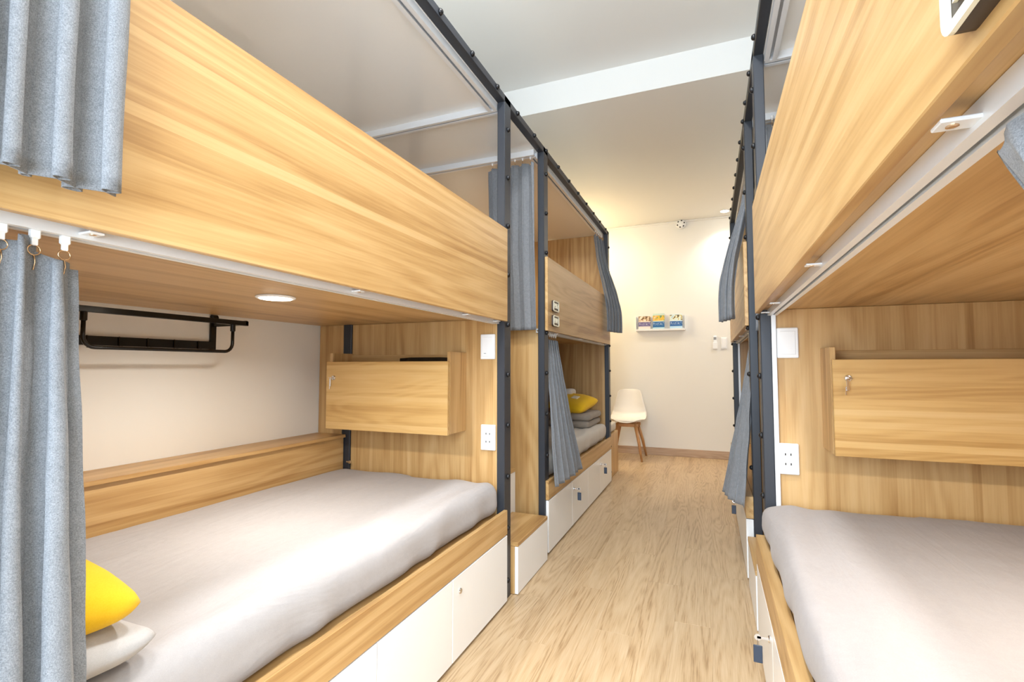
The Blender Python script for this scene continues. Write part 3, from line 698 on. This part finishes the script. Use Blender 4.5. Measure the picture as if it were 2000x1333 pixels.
# ------------------------------------------------------------------ far wall: chair, shelf, leaflets, switches, detector
t = thing('chair', (-.945, 6.08, 0), 'white shell chair with wooden legs against the far wall', 'chair')
cx0 = -.945; prof = [(.235, .82, .132), (.225, .80, .148), (.20, .70, .176), (.175, .60, .200), (.15, .53, .213), (.10, .475, .218), (.02, .450, .222), (-.08, .445, .215), (-.15, .45, .20), (-.185, .452, .175), (-.195, .448, .14)]
V, F = [], []; nu = 20
fine = []
for i in range(len(prof) - 1):
    for k in range(4):
        a, b = prof[i], prof[i + 1]; s_ = k / 4; fine.append(tuple(a[q] + (b[q] - a[q]) * s_ for q in range(3)))
fine.append(prof[-1])
for y, z, w in fine:
    for i in range(nu + 1):
        u = 2 * i / nu - 1; back = max(0, min(1, (z - .47) / .2))
        V.append((cx0 + w * u * (1 - .02 * u * u), 6.08 + y - .05 * back * u * u, z + .030 * (1 - back) * abs(u) ** 2.6 - .010 * (1 - back) * (1 - u * u) - .012 * back * u ** 4))
for j in range(len(fine) - 1):
    for i in range(nu):
        a = j * (nu + 1) + i; F.append((a, a + 1, a + nu + 2, a + nu + 1))
o = mesh_obj('seat_shell', V, F, M['shell'], t, True); md = o.modifiers.new('thickness', 'SOLIDIFY'); md.thickness = .008; md.offset = 1
v, f = rbox_vf(cx0 - .17, cx0 + .17, 5.93, 6.22, .449, .475, .012, 8, 8, 3); mesh_obj('seat_pad', v, f, M['shell'], t, True)
for sx in (-1, 1):
    for sy in (-1, 1):
        tube('leg', [(cx0 + sx * .10, 6.08 + sy * .09, .425), (cx0 + sx * .155, 6.08 + sy * .165, .20), (cx0 + sx * .19, 6.08 + sy * .215, 0)], .014, M['beech'], t, 12, [.020, .018, .011])
for sy in (-1, 1):
    box('crossbar', cx0 - .14, cx0 + .14, 6.08 + sy * .10 - .011, 6.08 + sy * .10 + .011, .385, .425, M['beech'], t, .005)
lathe('hub', (cx0, 6.08, .405), (0, 0, 1), [(.10, 0), (.11, .01), (.11, .03), (.09, .036)], M['beech'], t, 24)

t = thing('leaflet_shelf', (-.57, FAR, 1.556), 'narrow white picture ledge on the far wall', 'shelf')
box('bottom', -.87, -.275, FAR - .06, FAR, 1.556, 1.570, M['plastic'], t, .002)
box('lip', -.87, -.275, FAR - .06, FAR - .052, 1.571, 1.580, M['plastic'], t, .002)
for xx in (-.87, -.281): box('end', xx, xx + .006, FAR - .0515, FAR, 1.571, 1.745, M['plastic'], t, .001)
def leaflet_mat(name, stops, pic):
    m = new_mat(name, rough=.35); b = m.node_tree.nodes['Principled BSDF']
    tc = N(m, 'ShaderNodeTexCoord'); sp = N(m, 'ShaderNodeSeparateXYZ'); LK(m, tc.outputs['Object'], sp.inputs[0])
    h = math_node(m, 'MULTIPLY', sp.outputs[2], 5.0)
    r = N(m, 'ShaderNodeValToRGB'); r.color_ramp.interpolation = 'CONSTANT'; e = r.color_ramp.elements
    while len(e) < len(stops): e.new(.5)
    for i, (p, c) in enumerate(stops): e[i].position = p; e[i].color = (*c, 1)
    LK(m, h, r.inputs[0])
    n = N(m, 'ShaderNodeTexNoise'); n.inputs['Scale'].default_value = 28; n.inputs['Detail'].default_value = 2; LK(m, tc.outputs['Object'], n.inputs['Vector'])
    pc = ramp(m, n.outputs['Fac'], pic)
    fac = math_node(m, 'MULTIPLY', math_node(m, 'GREATER_THAN', h, .56), math_node(m, 'LESS_THAN', h, .90))
    mp = N(m, 'ShaderNodeMapping'); mp.inputs['Scale'].default_value = (60, 1, 190); LK(m, tc.outputs['Object'], mp.inputs[0])
    n2 = N(m, 'ShaderNodeTexNoise'); n2.inputs['Scale'].default_value = 1; LK(m, mp.outputs[0], n2.inputs['Vector'])
    tx = math_node(m, 'MULTIPLY', math_node(m, 'GREATER_THAN', n2.outputs['Fac'], .56), math_node(m, 'MULTIPLY', math_node(m, 'GREATER_THAN', h, .28), math_node(m, 'LESS_THAN', h, .46)))
    c = mixc(m, 'MIX', fac, r.outputs[0], pc); c = mixc(m, 'MIX', math_node(m, 'MULTIPLY', tx, .6), c, (.75, .82, .9))
    LK(m, c, b.inputs['Base Color']); return m
LM = [leaflet_mat('leaflet_purple', [(0, (.75, .70, .68)), (.22, (.13, .10, .26)), (.50, (.80, .66, .56))], [(.40, (.16, .09, .04)), (.5, (.62, .44, .28)), (.6, (.85, .72, .62))]),
      leaflet_mat('leaflet_yellow', [(0, (.40, .62, .70)), (.14, (.01, .12, .33)), (.50, (.55, .68, .60))], [(.36, (.12, .26, .14)), (.48, (.85, .55, .03)), (.58, (.80, .35, .06)), (.7, (.6, .75, .6))]),
      leaflet_mat('leaflet_blue', [(0, (.45, .66, .82)), (.18, (.01, .11, .34)), (.50, (.70, .80, .80))], [(.38, (.14, .10, .05)), (.46, (.75, .68, .35)), (.56, (.70, .82, .84)), (.7, (.35, .5, .55))])]
for (xa, xb, h, mm, lb) in ((-.838, -.690, .175, LM[0], 'leaflet with purple band, leftmost on the picture ledge'), (-.660, -.520, .205, LM[1], 'yellow and blue leaflet in the middle of the picture ledge'), (-.455, -.308, .190, LM[2], 'pale blue leaflet with dark blue band on the picture ledge')):
    V = [(xa, FAR - .050, 1.571), (xb, FAR - .050, 1.571), (xb, FAR - .018, 1.571 + h), (xa, FAR - .018, 1.571 + h), (xa, FAR - .046, 1.571), (xb, FAR - .046, 1.571), (xb, FAR - .014, 1.571 + h), (xa, FAR - .014, 1.571 + h)]
    tag(mesh_obj('leaflet', V, [(0, 1, 2, 3), (7, 6, 5, 4), (0, 4, 5, 1), (3, 2, 6, 7), (0, 3, 7, 4), (1, 5, 6, 2)], mm, None, loc=((xa + xb) / 2, FAR - .03, 1.571)), lb, 'leaflet', 'leaflets on the picture ledge')
t = thing('remote_control', (.06, FAR, 1.32), 'white remote control in a holder on the far wall', 'remote')
box('holder', .034, .086, FAR - .022, FAR, 1.318, 1.40, M['plastic'], t, .003)
box('handset', .040, .080, FAR - .017, FAR - .004, 1.4005, 1.475, M['plastic'], t, .004)
box('screen', .045, .075, FAR - .0185, FAR - .0165, 1.43, 1.462, M['groove'], t, .001)
t = thing('switch_plate', (.16, FAR, 1.318), 'white light switch plate beside the remote on the far wall', 'switch')
box('cover', .127, .193, FAR - .010, FAR, 1.318, 1.454, M['plastic'], t, .003)
box('rocker', .137, .183, FAR - .0125, FAR - .0095, 1.330, 1.442, M['plastic'], t, .002)
t = thing('smoke_detector', (-.304, FAR, 2.895), 'round smoke detector with dark vents above the leaflet shelf', 'detector')
lathe('body', (-.304, FAR - .018, 2.885), (0, -1, 0), [(.060, 0), (.060, .012), (.052, .026), (.03, .032), (0, .034)], M['plastic'], t, 28, True)
for k in range(6):
    a = k * math.pi / 3 + .3; lathe('vent', (-.304 + .040 * math.cos(a), FAR - .018, 2.885 + .040 * math.sin(a)), (0, -1, 0), [(.010, .02), (.010, .0305), (0, .031)], M['dark'], t, 10)
